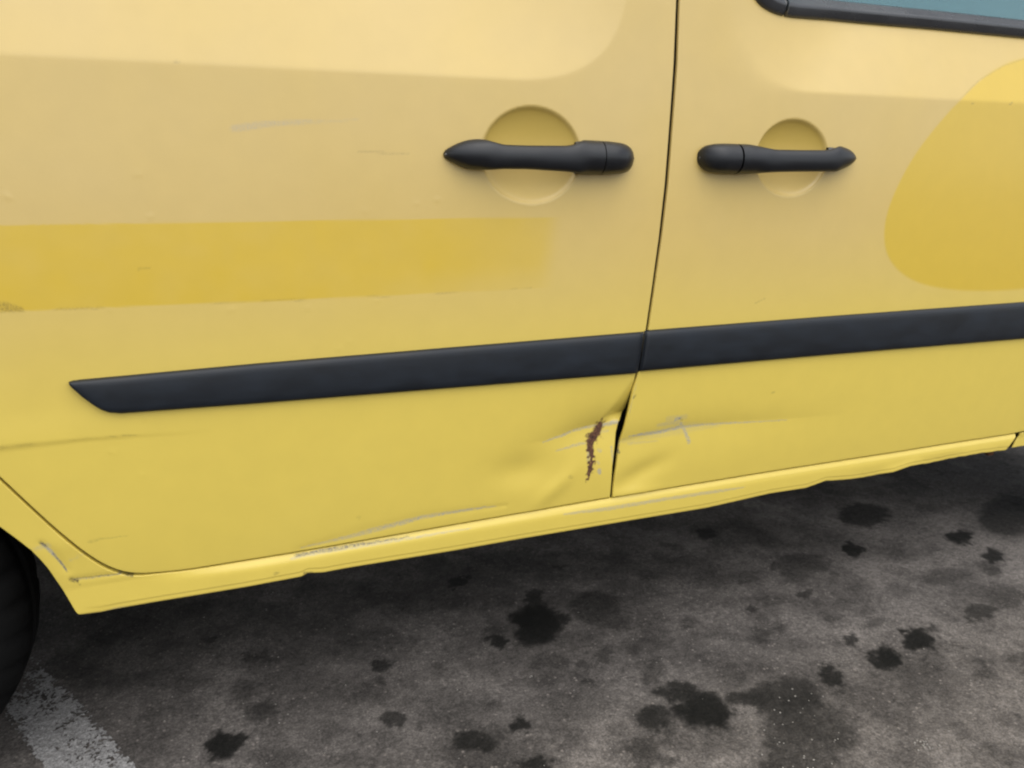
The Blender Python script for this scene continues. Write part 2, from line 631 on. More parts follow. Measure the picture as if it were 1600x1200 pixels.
# --- sliding door surface
SD_EDGE = line_xz([(1060.5, -90), (1057, 0), (1053, 100), (1046, 200), (1039, 290), (1030, 370), (1019, 450), (1009, 518), (1001, 553), (992.5, 588), (984, 618),
                   (977, 640), (968, 663), (964, 676), (961, 704), (958, 730), (954, 776), (947, 830)])[::-1]
FD_EDGE = line_xz([(1067, -90), (1062, 0), (1058.5, 100), (1051, 200), (1044, 290), (1034.5, 370), (1023, 450), (1013, 518), (1005.5, 553), (997, 585), (989.5, 610),
                   (982, 646), (977, 668), (972, 688), (967, 712), (961, 746), (957.5, 772), (951, 830)])[::-1]
SD_EDGE[:, 0] -= .0006
# lower edge of both doors, left to right
DB = line_xz([(-150, 600), (-60, 690), (0, 745), (60, 802), (110, 846), (150, 876), (180, 891), (205, 897), (250, 894.5), (300, 889), (460, 863), (700, 821), (955, 777),
              (1200, 737), (1400, 706), (1500, 690), (1580, 678)])
DB[0] = (-.46, .80)
DB = np.vstack([[-.50, .95], DB, [1.97, .385]])


def smooth_curve(P, n=400, w=9):
    x = np.linspace(P[0, 0], P[-1, 0], n)
    z = np.interp(x, P[:, 0], P[:, 1])
    zs = np.convolve(np.pad(z, w // 2, mode='edge'), np.ones(w) / w, 'valid')
    return x, zs


DBx, DBz = smooth_curve(DB, 700, 13)
door_bottom = lambda x: np.interp(x, DBx, DBz)
sd_right = lambda z: np.interp(z, SD_EDGE[:, 1], SD_EDGE[:, 0])
fd_left = lambda z: np.interp(z, FD_EDGE[:, 1], FD_EDGE[:, 0])

LH_C, RH_C = xz(832, 243), xz(1238, 247)
CR1 = line_xz([(760, 700), (850, 691), (905, 673), (968, 659)])
CR2 = line_xz([(965, 693), (1070, 668), (1150, 660), (1230, 655), (1320, 648)])
FOLD = line_xz([(945, 655), (962, 632), (992, 588)])
PRESS = line_xz([(-80, 712), (0, 700), (120, 687), (200, 681), (350, 672)])


def sd_surface(x, z):
    y = base_y(z)
    y = y + (BELT_REAR + .075 * sstep(-.1, .45, x)) * softplus(smin(z - 1.0805, (.630 - x) * .9, .17), .0012)
    y = y + bowl(x, z, LH_C, .084, .073, .023)
    # pressed ledge low at the back that dies out towards the front
    h = poly_side(x, z, PRESS)
    y = y - .0015 * (sstep(-.003, .001, h) - sstep(.001, .05, h)) * sstep(.0, -.28, x)
    # crash dent at the lower front corner
    h = poly_side(x, z, CR1)
    t = sstep(.42, .63, x)
    prof = np.where(h > 0, np.exp(-(np.abs(h) / .028) ** 1.15), np.exp(-(np.abs(h) / .055) ** 1.5))
    y = y + .0145 * t * prof
    c = xz(815, 735)
    y = y + .0055 * np.exp(-(((x - c[0]) / .05) ** 2 + ((z - c[1]) / .030) ** 2))
    c = xz(865, 765)
    u, v = (x - c[0]) * .8 + (z - c[1]) * .6, -(x - c[0]) * .6 + (z - c[1]) * .8
    y = y - .0030 * np.exp(-((u / .05) ** 2 + (v / .016) ** 2))
    # folded edge above the crease
    fx = np.interp(z, FOLD[:, 1], FOLD[:, 0])
    y = y + .34 * softplus(x - fx, .002) * sstep(FOLD[0, 1] - .014, FOLD[0, 1] + .004, z) * sstep(FOLD[-1, 1] + .01, FOLD[-1, 1] - .02, z)
    # long shallow scrape
    s = seg_field(x, z, line_xz([(470, 858), (560, 833), (660, 808), (790, 790)]), [.006, .010, .009, .004])
    y = y + .0007 * np.exp(-s ** 2)
    # light oil-canning of the sheet
    y = y + .0007 * fbm(x, z, 5, 2)
    return y - pimples(x, z)


SD_PX = [(1060.5, -90), (1057, 0), (1053, 100), (1046, 200), (1039, 290), (1030, 370), (1019, 450), (1009, 518), (1001, 553), (992.5, 588), (984, 618),
         (975.5, 640), (966.5, 660), (962.5, 676), (960, 704), (957, 730), (953.5, 776), (947, 830)]
_e = []
for _px, _py in SD_PX[::-1]:
    _y = .005
    for _ in range(20):
        _p = at_y(_px, _py, _y)
        _y = .6 * _y + .4 * float(sd_surface(np.array([_p[0]]), np.array([_p[2]]))[0])
    _e.append((_p[0], _p[2]))
SD_EDGE = np.array(_e)


def fd_surface(x, z):
    y = base_y(z)
    y = y + BELT * softplus(smin(z - 1.0825, (x - .812) * .9, .17), .0012 + .006 * sstep(.98, .84, x))
    y = y + bowl(x, z, RH_C, .079, .066, .023)
    h = poly_side(x, z, CR2)
    t = sstep(1.25, .70, x)
    prof = np.where(h > 0, np.exp(-(np.abs(h) / .022) ** 1.2), np.exp(-(np.abs(h) / .045) ** 1.5))
    y = y + .0060 * t * prof
    c = xz(1005, 738)
    u, v = (x - c[0]) * .94 + (z - c[1]) * .34, -(x - c[0]) * .34 + (z - c[1]) * .94
    y = y + .0048 * np.exp(-((u / .055) ** 2 + (v / .019) ** 2))
    c = xz(990, 770)
    y = y - .0025 * np.exp(-(((x - c[0]) / .06) ** 2 + ((z - c[1]) / .012) ** 2))
    return y + .0007 * fbm(x + 4, z, 5, 2)


def stroke(x, z, pts, w, jag=0.0, js=120):
    P = line_xz(pts)
    xx = x + jag * fbm(x, z, js, 3)
    zz = z + jag * fbm(x + 9, z + 4, js, 3)
    return sstep(1.25, .55, seg_field(xx, zz, P, np.array(w) / 850.0))


def sd_wear_shade(x, z):
    w = np.zeros(x.shape + (4,))
    # ghost of a removed sticker band
    top = line_xz([(-300, 356), (0, 352), (880, 339)])
    bot = line_xz([(-300, 496), (0, 487), (450, 469), (870, 449)])
    zt, zb = np.interp(x, top[:, 0], top[:, 1]), np.interp(x, bot[:, 0], bot[:, 1])
    xr = np.interp(z, [xz(865, 455)[1], xz(880, 339)[1]], [xz(866, 455)[0], xz(880, 339)[0]])
    g = sstep(-.0012, .0012, zt - z) * sstep(-.0012, .0012, z - zb) * sstep(-.003, .035, xr - x)
    g *= 1 - .55 * sstep(.0, .045, .045 - (z - zb)) * sstep(.1, .45, x)
    g *= 1 - .55 * sstep(.28, .60, x)
    w[..., 0] = g * (.9 + .1 * fbm(x, z, 30, 2))
    w[..., 0] = np.maximum(w[..., 0], 0.45 * sstep(1.02, .93, np.hypot((x - LH_C[0]) / .083, (z - LH_C[1]) / .073)) * sstep(-.02, .03, z - LH_C[1]))  # unfaded paint in the recess, upper half only to paint its shade
    # the yellower paint below the strip is set in the material
    # scrapes
    sc_ = w[..., 1]
    for pts, wd, amt in [
        ([(850, 692), (880, 683), (905, 674), (935, 668)], [1, 2.2, 2.2, 2.5], .7),
        ([(945, 668), (970, 663)], [3, 3.5], .9), ([(930, 680), (955, 676)], [2, 2], .4),
        ([(870, 706), (900, 698), (918, 694)], [1, 2.5, 2], .6), ([(922, 700), (921, 720)], [3, 3], .5),
        ([(937, 736), (938, 739)], [4, 3], .9), ([(938, 705), (940, 706)], [3, 3], .5), ([(935, 722), (937, 725)], [2, 2], .4),
        ([(958, 700), (960, 730)], [2, 2], .5),
        ([(470, 856), (540, 840), (600, 824), (660, 808), (700, 801), (775, 791)], [1, 3, 4.5, 3.5, 3, 1], .55),
        ([(600, 824), (660, 808), (700, 802), (760, 792)], [1.2, 1.6, 1.6, .8], .8),
        ([(365, 201), (400, 196), (440, 192), (490, 188)], [4, 4, 3, 1], .38), ([(430, 195), (560, 187)], [2, 1], .22),
        ([(870, 798), (890, 796)], [3, 3], .25)]:
        sc_[...] = np.maximum(sc_, amt * stroke(x, z, pts, wd, .0012))
    # rust streak
    w[..., 2] = stroke(x, z, [(944, 663), (936, 678), (928, 688), (924, 696), (926, 712), (925, 728), (922, 738), (918, 752)],
                       [5.5, 9, 9.5, 7, 3.5, 5, 3.5, 1], .0095, 230)
    w[..., 2] = np.maximum(w[..., 2], stroke(x, z, [(943, 665), (936, 678), (928, 688), (924, 696), (926, 712), (925, 728), (922, 740), (918, 752)], [4, 7, 7.5, 5.5, 2.4, 3, 2.2, .8], .004, 180))
    # grime: band edge, dirty patch, ledge, door corner
    dt = w[..., 3]
    brk = sstep(-.1, .35, fbm(x, z, 22, 3))
    for pts, wd, amt, broken in [
        ([(60, 485), (130, 482), (250, 477), (450, 469), (600, 463), (830, 450)], [1.4] * 6, .24, True),
        ([(-40, 480), (8, 480), (34, 484)], [7, 6, 3], .42, False),
        ([(-80, 711.5), (0, 699), (120, 686), (200, 680), (260, 676)], [2, 1.8, 1.2, .8, .4], .32, True),
        ([(560, 236), (600, 239), (640, 241)], [1.2, 1.6, .8], .2, False), ([(215, 421), (235, 419)], [1.5, 1], .25, False),
        ([(275, 97), (279, 98)], [2, 2], .3, False), ([(140, 847), (155, 842), (200, 837)], [2, 1.2, .6], .28, False),
        ([(560, 808), (561, 809)], [3, 3], .2, False), ([(890, 745), (893, 746)], [3.5, 3], .25, False)]:
        v = amt * stroke(x, z, pts, wd, .0008)
        dt[...] = np.maximum(dt, v * (brk if broken else 1))
    return w


def fd_wear_shade(x, z):
    w = np.zeros(x.shape + (4,))
    ov = line_xz([(1640, 84), (1600, 91), (1570, 100), (1535, 122), (1500, 156), (1465, 195), (1430, 240), (1405, 285), (1388, 325), (1381, 360), (1384, 395),
                  (1400, 420), (1425, 438), (1460, 449), (1520, 455), (1600, 452), (1680, 440), (1760, 380), (1800, 280), (1790, 180), (1720, 100)])
    for _ in range(3):
        nx_ = np.roll(ov, -1, 0)
        ov = np.stack([.75 * ov + .25 * nx_, .25 * ov + .75 * nx_], 1).reshape(-1, 2)
    # point in polygon distance field
    inside = np.zeros(x.shape, bool)
    for a, b in zip(ov, np.roll(ov, -1, 0)):
        cond = ((a[1] > z) != (b[1] > z)) & (x < (b[0] - a[0]) * (z - a[1]) / (b[1] - a[1] + 1e-9) + a[0])
        inside ^= cond
    dd = seg_field(x, z, np.vstack([ov, ov[:1]]), np.ones(len(ov) + 1))
    sd_ = np.where(inside, dd, -dd)
    w[..., 0] = sstep(-.004, .003, sd_) * .95
    w[..., 0] = np.maximum(w[..., 0], 0.45 * sstep(1.02, .93, np.hypot((x - RH_C[0]) / .078, (z - RH_C[1]) / .066)) * sstep(-.02, .03, z - RH_C[1]))  # same for this recess: upper half coloured deeper as painted shade
    for pts, wd, amt in [
        ([(985, 683), (1010, 679), (1035, 676), (1070, 668)], [1, 3, 3.5, 3], .9),
        ([(1060, 669), (1110, 664), (1160, 661), (1230, 657)], [3, 2, 1.6, .6], .7),
        ([(975, 690), (1030, 678), (1070, 670), (1130, 664)], [4, 9, 11, 3], .20), ([(1045, 655), (1072, 652)], [5, 5], .25), ([(1057, 656), (1066, 653)], [3.5, 2.5], .9), ([(1066, 663), (1071, 670)], [3, 2.5], .9), ([(1072, 672), (1075, 682), (1078, 692)], [3, 3, 3.5], .85),
        ([(1030, 665), (1062, 660)], [3, 5], .4), ([(985, 694), (1030, 690)], [3, 1], .3),
        ([(970, 690), (967, 708)], [1.6, 1.6], .8), ([(995, 600), (983, 645)], [.9, .9], .4)]:
        w[..., 1] = np.maximum(w[..., 1], amt * stroke(x, z, pts, wd, .0012))
    for pts, wd, amt in [([(1064, 654), (1067, 657)], [2, 2], .45), ([(1180, 474), (1196, 466)], [1.2, .8], .3), ([(1206, 614), (1209, 613)], [2, 2], .35),
                         ([(1500, 155), (1530, 125), (1570, 102), (1610, 89)], [1, 1.1, 1.2, 1.2], .25), ([(1578, 163), (1582, 160)], [1.6, 1.2], .6),
                         ([(1386, 340), (1384, 395), (1402, 421), (1430, 439)], [.8, 1, 1.2, 1], .08),
                         ([(1519, 162), (1523, 161)], [1.5, 1], .5), ([(968, 705), (969, 709)], [1.8, 1.8], .8), ([(993, 618), (990, 622)], [1.5, 1.5], .7)]:
        w[..., 3] = np.maximum(w[..., 3], amt * stroke(x, z, pts, wd, .0008))
    return w


def steps(lo, hi, zones, coarse):
    """axis positions from lo to hi with local step sizes"""
    out, x = [lo], lo
    while x < hi:
        s = coarse
        for a, b, st in zones:
            if a <= x < b: s = st
        x += s
        out.append(x)
    out[-1] = hi
    if out[-1] - out[-2] < 1e-5: out.pop(-2)
    return np.array(out)


EDGE = [.0004, .0010, .0018, .0028]


def cluster(a):
    """add tight rows at both ends so the folded edge is round"""
    lo, hi = a[0], a[-1]
    mid = [v for v in a if lo + .004 < v < hi - .004]
    return np.array([lo] + [lo + e for e in EDGE] + mid + [hi - e for e in EDGE[::-1]] + [hi])


def panel(name, xl, xr, zb, zt, xs, zs, surf, wearf, mat, roll=.0016, flange=.004):
    """sheet-metal panel between two side curves xl(z), xr(z) and two level curves zb(x), zt(x), edges rolled and turned inward.
    xs / zs: nominal positions (only their spacing matters)"""
    u = (xs - xs[0]) / (xs[-1] - xs[0])
    v = (zs - zs[0]) / (zs[-1] - zs[0])
    U, Vv = np.meshgrid(u, v)
    Z = zs[0] + Vv * (zs[-1] - zs[0])
    for _ in range(14):
        L, R = xl(Z), xr(Z)
        X = L + U * (R - L)
        B, T = zb(X), zt(X)
        Z = B + Vv * (T - B)
    L, R = xl(Z), xr(Z)
    dL, dR = X - L, R - X
    e = 1e-3
    sl = (zb(X + e) - zb(X - e)) / (2 * e)
    dB = (Z - zb(X)) / np.sqrt(1 + sl * sl)
    dT = zt(X) - Z
    D = np.clip(np.minimum(np.minimum(dL, dR), np.minimum(dB, dT)), 0, roll)
    Y = surf(X, Z) + roll - np.sqrt(np.maximum(roll ** 2 - (roll - D) ** 2, 0))
    W = wearf(X, Z) if wearf else np.zeros(X.shape + (4,))
    P = np.stack([X, Y, Z], -1)
    def pad(A, dy):
        A = np.concatenate([A[:1], A, A[-1:]], 0)
        A = np.concatenate([A[:, :1], A, A[:, -1:]], 1)
        if dy:
            A = A.copy()
            A[0, :, 1] += dy; A[-1, :, 1] += dy; A[1:-1, 0, 1] += dy; A[1:-1, -1, 1] += dy
        return A
    P, W = pad(P, flange), pad(W, 0)
    nv, nu = P.shape[:2]
    return mesh_obj(name, P.reshape(-1, 3), grid_faces(nu, nv), mat, van, wear_shade=W.reshape(-1, 4))


const = lambda v: (lambda a: np.full(np.shape(a), float(v)))

xs = cluster(steps(-.50, .70, [(-.34, .42, .0027), (.42, .70, .0015)], .012))
zs = cluster(steps(.38, 1.72, [(.38, .57, .0016), (.57, 1.24, .0027)], .03))
sliding_door = panel('sliding_door', const(-.50), sd_right, door_bottom, const(1.72), xs, zs, sd_surface, sd_wear_shade, M_PAINT)

def on_door(px, py, proud):
    y = .02
    for _ in range(12):
        p = at_y(px, py, y)
        y = .5 * y + .5 * (float(fd_surface(np.array([p[0]]), np.array([p[2]]))[0]) - proud)
    p = at_y(px, py, y)
    return p[0], p[2]


WIN_L = np.array([on_door(a, b, .005) for a, b in [(1172, -60), (1175, -22), (1180, -4), (1190, 8), (1202, 16), (1218, 23), (1238, 27), (1300, 31.5), (1450, 45), (1600, 59.5)]])
win_low = lambda x: np.interp(x, np.r_[WIN_L[:, 0], 2.0], np.r_[WIN_L[:, 1], WIN_L[-1, 1]])


def fd_top(x):
    return np.minimum(win_low(x) + .012, 1.245)


xs = cluster(steps(.63, 1.95, [(.63, .90, .0015), (.90, 1.72, .0027)], .02))
zs = cluster(steps(.38, 1.24, [(.38, .57, .0016)], .0027))
front_door = panel('front_door', fd_left, const(1.95), door_bottom, fd_top, xs, zs, fd_surface, fd_wear_shade, M_PAINT)

# --- sill with the corner in front of the rear wheel arch
ARCH = line_xz([(-40, 792), (0, 824), (30, 846), (48, 860), (62, 874), (75, 889), (97, 921), (120, 955), (124, 957.5)])
ARCH = ARCH[np.argsort(ARCH[:, 0])]
SB = line_xz([(124, 957.5), (140, 956.5), (160, 955), (185, 950), (300, 930), (395, 913), (470, 899), (480, 894), (505, 892.5), (540, 886), (700, 860), (820, 839), (1000, 809), (1100, 792.5),
              (1200, 770.5), (1255, 762), (1287, 751), (1310, 750), (1345, 746), (1390, 737), (1420, 727.5), (1447, 724), (1490, 715), (1530, 708), (1562, 704), (1600, 700)])
SBOT = np.vstack([[-.51, .70], [-.42, .62], ARCH, SB[1:]])
sx = np.linspace(-.51, 1.66, 1500)
sz = np.interp(sx, SBOT[:, 0], SBOT[:, 1])
sill_bot = lambda x: np.interp(x, sx, sz) + .0009 * fbm(x, x * 0, 60, 3) * sstep(1.1, 1.2, x)
sill_top = lambda x: door_bottom(x) - .0068 + .0042 * sstep(-.19, -.12, x)


def sill_surface(x, z):
    t = sill_top(x) - z                      # distance below the door edge
    hgt = np.maximum(sill_top(x) - sill_bot(x), .01)
    k = sstep(-.16, .02, x)
    sh = .0065 * np.exp(-(np.maximum(t, 0) / .0075) ** 1.6)         # rounded shoulder under the doors
    tb = z - sill_bot(x)
    low = (.0009 * sstep(.0125, .0095, tb) + .008 * sstep(.004, -.003, tb)) * sstep(-.243, -.20, x)
    y = base_y(np.maximum(z, .36)) - .004 * k + sh * k + low
    # knocked and buckled corner
    s = seg_field(x, z, line_xz([(66, 850), (85, 868), (104, 890)]), [.006, .008, .006])
    y = y + .0013 * np.exp(-s ** 2)
    s = seg_field(x, z, line_xz([(112, 906), (150, 901), (198, 896)]), [.004, .005, .003])
    y = y + .0009 * np.exp(-s ** 2)
    c = xz(100, 850)
    y = y - .0015 * np.exp(-(((x - c[0]) / .03) ** 2 + ((z - c[1]) / .02) ** 2))
    y = y + .003 * fbm(x, z, 9, 2) * sstep(1.05, 1.3, x) * sstep(.4, .9, t / hgt)
    return y


def sill_wear(x, z):
    w = np.zeros(x.shape + (4,))
    for pts, wd, amt in [
        ([(455, 872), (500, 862), (560, 853), (640, 840), (735, 824)], [1.5, 3.2, 2.5, 2.2, 1], .5),
        ([(880, 802), (950, 793), (1040, 778), (1120, 766), (1160, 760)], [1.5, 3.5, 3, 3, 1], .6),
        ([(66, 850), (78, 860), (90, 874), (104, 893)], [2, 2.5, 1.6, 1], .9), ([(55, 858), (75, 852)], [2, 4], .4),
        ([(115, 906), (160, 901), (195, 896)], [1.4, 1.4, 1], .5), ([(110, 876), (130, 866)], [2, 1], .25), ([(155, 955), (195, 945)], [1.2, 1.2], .3)]:
        w[..., 1] = np.maximum(w[..., 1], amt * stroke(x, z, pts, wd, .0012))
    for pts, wd, amt in [
        ([(462, 868), (475, 866), (498, 861)], [2, 2.4, 1], .8), ([(490, 863), (520, 858), (560, 851), (640, 838)], [1.8, 2.8, 2.2, .8], .8),
        ([(64, 848), (72, 853)], [2.2, 2], .85), ([(84, 866), (96, 881), (105, 894)], [1.2, 1.4, 1], .6),
        ([(112, 906), (120, 908)], [3.2, 2.6], .95), ([(118, 904), (160, 900), (196, 896)], [1, .9, .8], .7), ([(120, 908), (125, 914)], [1.2, .8], .6),
        ([(108, 842), (122, 853), (138, 866)], [2.4, 3, 2], .95), ([(188, 895), (206, 900)], [2.2, 2], .95),
        ([(40, 858), (48, 860)], [2, 2], .6), ([(430, 893), (434, 892)], [3, 2], .4), ([(476, 892), (488, 892)], [2.5, 2.5], .7),
        ([(150, 957), (180, 951)], [1.3, 1.3], .7)]:
        w[..., 3] = np.maximum(w[..., 3], amt * stroke(x, z, pts, wd, .0010))
    return w


SR = line_xz([(1562, 712), (1566, 704), (1577, 692), (1586, 683), (1589, 677)])[::-1]
SR = SR[np.argsort(SR[:, 1])]
sill_right = lambda z: np.interp(z, SR[:, 1], SR[:, 0])
xs = cluster(steps(-.505, 1.64, [(-.34, .12, .0018)], .0026))
zs = cluster(np.linspace(.32, .37, 44))
sill_panel = panel('sill_panel', const(-.505), sill_right, sill_bot, sill_top, xs, zs, sill_surface, sill_wear, M_PAINT, .0016, .03)
tag(sill_panel, 'scraped yellow sill with a crumpled corner by the rear wheel')

# --- front wing: its tail tucks under the front door
wing_l = lambda z: np.interp(z, SR[:, 1], SR[:, 0]) + .014 + .35 * np.maximum(0, .375 - z)
FWX, FWZ = 2.36, .315


def wing_bot(x):
    a = np.sqrt(np.maximum(.37 ** 2 - (x - FWX) ** 2, 0)) + FWZ
    return np.where(np.abs(x - FWX) < .365, np.maximum(a, .338), .338)


def wing_top(x):
    return np.where(x < 1.953, door_bottom(np.minimum(x, 1.95)) - .004, .385 + (1.06 - .385) * sstep(1.953, 1.957, x) - .13 * sstep(2.0, 2.9, x))


xs = cluster(steps(1.60, 2.86, [(1.60, 1.80, .004), (1.93, 1.99, .003)], .02))
zs = cluster(np.linspace(.34, .9, 40))


def wing_surface(x, z):
    return base_y(np.maximum(z, .36)) + .002 + .18 * sstep(2.3, 2.95, x) ** 2


def plain_wear(x, z):
    w = np.zeros(x.shape + (4,))
    return w


front_wing = panel('front_wing', wing_l, const(2.86), wing_bot, wing_top, xs, zs, wing_surface, plain_wear, M_PAINT, .001, .002)

# --- rear quarter panel
RWX, RWZ = -.632, .315


def q_bot(x):
    a = np.sqrt(np.maximum(.365 ** 2 - (x - RWX) ** 2, 0)) + RWZ
    return np.where(np.abs(x - RWX) < .36, np.maximum(a, .36), .36)


xs = cluster(steps(-1.38, -.506, [], .012))
zs = cluster(np.linspace(.5, 1.72, 60))
panel('rear_quarter_panel', const(-1.38), const(-.5045), q_bot, const(1.72), xs, zs, lambda x, z: base_y(z), plain_wear, M_PAINT)

# --- body shell behind the panels
shell_pts = [(-1.36, .40), (-1.04, .40), (-1.04, .70), (-.24, .70), (-.225, .36), (1.96, .36), (1.97, .40), (1.98, .72), (2.74, .72), (2.75, .40), (2.85, .40), (2.90, .78), (2.80, .94), (2.10, 1.05), (1.98, 1.16), (-1.36, 1.16)]
prism('body_shell', shell_pts, .115, 1.70, M_PAINT, van)
prism('roof', [(-1.37, 1.72), (1.15, 1.72), (1.05, 1.80), (.7, 1.83), (-1.2, 1.82), (-1.37, 1.78)], .09, 1.66, M_PAINT, van, .02)
prism('rear_wall', [(-1.37, 1.16), (-1.33, 1.16), (-1.33, 1.72), (-1.37, 1.72)], .06, 1.69, M_PAINT, van)
prism('bulkhead', [(.60, 1.16), (.64, 1.16), (.64, 1.72), (.60, 1.72)], .08, 1.68, M_UNDER, van)
prism('side_wall', [(-1.33, 1.16), (.84, 1.16), (.86, 1.72), (-1.33, 1.72)], 1.66, 1.70, M_PAINT, van)
for y0, y1 in ((.075, .11), (1.64, 1.68)):
    prism('windscreen_pillar', [(1.90, 1.16), (1.97, 1.16), (1.17, 1.75), (1.10, 1.75)], y0, y1, M_PAINT, van)
    prism('door_pillar', [(.705, 1.16), (.80, 1.16), (.80, 1.74), (.72, 1.74)], y0, y1, M_PAINT, van)
# windscreen
V = [(1.955, .12, 1.165), (1.955, 1.63, 1.165), (1.15, 1.60, 1.745), (1.15, .15, 1.745)]
dv = np.array([.58, 0, .80]) * .005
mesh_obj('windscreen', V + [tuple(np.array(v) - dv) for v in V], [(0, 1, 2, 3), (7, 6, 5, 4), (0, 4, 5, 1), (1, 5, 6, 2), (2, 6, 7, 3), (3, 7, 4, 0)], M_GLASS, van, False)
# underbody, and black strips added to paint shade into the door gaps
prism('floor_pan', [(-.24, .345), (-.22, .245), (2.5, .235), (2.6, .345)], .22, 1.60, M_UNDER, van)
zg = np.linspace(.36, 1.24, 120)
yg = base_y(zg) + .0066 + .020 * sstep(.385, .43, zg) * sstep(.60, .55, zg)
V = []
for dx, dy in ((-.016, .012), (-.013, 0), (.013, 0), (.016, .012)):
    V += [(x + dx, y + dy, z) for x, y, z in zip(fd_left(zg) - .003, yg, zg)]
mesh_obj('gap_shade_strip', V, [tuple(map(int, q)) for q in grid_faces(120, 4, flip=True)], M_UNDER, van)
xx = np.linspace(-.48, 1.94, 300)
V = [(x, y, door_bottom(x) + dz) for dz, y in ((.022, .036), (-.006, .036), (-.006, .049), (.022, .049)) for x in xx]
mesh_obj('gap_shade_strip', V, [tuple(map(int, q)) for q in grid_faces(300, 4)], M_UNDER, van)
for xa, xb in ((-1.30, -1.02), (-.235, 1.96), (2.76, 2.84)):
    box('underbody', (xa, .058, .347), (xb, 1.66, .358), M_UNDER, van)
prism('inner_sill', [(-.24, .345), (1.59, .345), (1.59, .40), (-.24, .40)], .045, .0515, M_UNDER, van)
# wheel housings
for cx in (RWX, FWX):
    for y0, y1 in ((.054, .62), (1.12, 1.69)):
        a = np.linspace(math.radians(6), math.radians(174), 40)
        ins = [(cx + .376 * math.cos(t), RWZ + .376 * math.sin(t)) for t in a]
        V = [(x, y0, z) for x, z in ins] + [(x, y1, z) for x, z in ins] + [(cx + .384 * math.cos(t), y0, RWZ + .384 * math.sin(t)) for t in a] + [(cx + .384 * math.cos(t), y1, RWZ + .384 * math.sin(t)) for t in a]
        n_ = len(a)
        Fc = []
        for i in range(n_ - 1):
            Fc += [(i, i + 1, n_ + i + 1, n_ + i), (2 * n_ + i + 1, 2 * n_ + i, 3 * n_ + i, 3 * n_ + i + 1), (i + 1, i, 2 * n_ + i, 2 * n_ + i + 1), (n_ + i, n_ + i + 1, 3 * n_ + i + 1, 3 * n_ + i)]
        mesh_obj('wheel_arch_liner', V, Fc, M_UNDER, van)


# wheels
def wheel(cx, yo, side):
    """yo: outer face; side +1: the axle runs towards +y"""
    h = mesh_lathe('wheel', [(0, .03), (.075, .03), (.085, .05), (.085, .16), (0, .16)], 40, M_STEEL)
    h.parent = van
    h.location = (cx, yo, .312)
    h.rotation_euler = (0, 0, 0 if side > 0 else math.pi)
    t = mesh_lathe('tyre', [(.195, .022), (.215, .006), (.25, .0), (.282, .006), (.300, .020), (.309, .040), (.312, .055), (.302, .056), (.302, .064), (.3125, .065),
                            (.3125, .100), (.302, .101), (.302, .109), (.312, .110), (.309, .130), (.300, .150), (.28, .166), (.23, .172), (.195, .15)], 216, M_TYRE, tread=True)
    t.parent = h
    r = mesh_lathe('rim', [(.205, .03), (.200, .018), (.19, .02), (.185, .05), (.15, .06), (.09, .035), (.05, .03), (.0, .03)], 60, M_STEEL)
    r.parent = h


def mesh_lathe(name, prof, seg, mat, tread=False):
    V = []
    for j, (r, y) in enumerate(prof):
        for i in range(seg):
            a = 2 * math.pi * i / seg
            rr = r
            if tread and .29 < r and (.018 < y < .05 or .120 < y < .151) and i % 6 < 2: rr -= .007
            V.append((rr * math.cos(a), y, rr * math.sin(a)))
    return mesh_obj(name, V, grid_faces(seg, len(prof), wrap=True), mat)


wheel(RWX, .055, 1)
wheel(FWX, .055, 1)
wheel(RWX, 1.685, -1)
wheel(FWX, 1.685, -1)


# --- door handles: lofted bars
def loft_bar(name, st, parent, mat, cap0=True, cap1=True, seg=28):
    """st: stations (x, z top, z bottom, y outer, y inner)"""
    V = []
    for x, zt, zb, yo, yi in st:
        c, hz, cy, hy = (zt + zb) / 2, (zt - zb) / 2, (yo + yi) / 2, (yi - yo) / 2
        for k in range(seg):
            a = 2 * math.pi * k / seg
            ca, sa = math.cos(a), math.sin(a)
            p = .95
            V.append((x, cy + hy * math.copysign(abs(ca) ** p, ca), c + hz * math.copysign(abs(sa) ** p, sa)))
    n_ = len(st)
    Fc = [tuple(map(int, q)) for q in grid_faces(seg, n_, wrap=True)]
    if cap0: Fc.append(tuple(range(seg)))
    if cap1: Fc.append(tuple(range(n_ * seg - 1, (n_ - 1) * seg - 1, -1)))
    return mesh_obj(name, V, Fc, mat, parent)


def stations(rows, yo_f, yi_f, n_=70, ya=-.022, yb=-.022):
    rows = np.array(rows, float)
    yr = ya + (yb - ya) * (rows[:, 0] - rows[0, 0]) / (rows[-1, 0] - rows[0, 0])
    T = np.array([at_y(r[0], r[1], y) for r, y in zip(rows, yr)])
    Bm = np.array([at_y(r[0], r[2], y) for r, y in zip(rows, yr)])
    X = np.linspace(T[0, 0], T[-1, 0], n_)
    # tighter at the ends
    s = np.linspace(0, 1, n_)
    s = .5 - .5 * np.cos(math.pi * s)
    X = T[0, 0] + s * (T[-1, 0] - T[0, 0])
    zt, zb = np.interp(X, T[:, 0], T[:, 2]), np.interp(X, Bm[:, 0], Bm[:, 2])
    k = np.array([.25, .5, .25])
    for _ in range(2):
        zt[1:-1] = np.convolve(zt, k, 'valid')
        zb[1:-1] = np.convolve(zb, k, 'valid')
    u = (X - X[0]) / (X[-1] - X[0])
    return [(x, a, b_, yo_f(t), yi_f(t)) for x, a, b_, t in zip(X, zt, zb, u)]


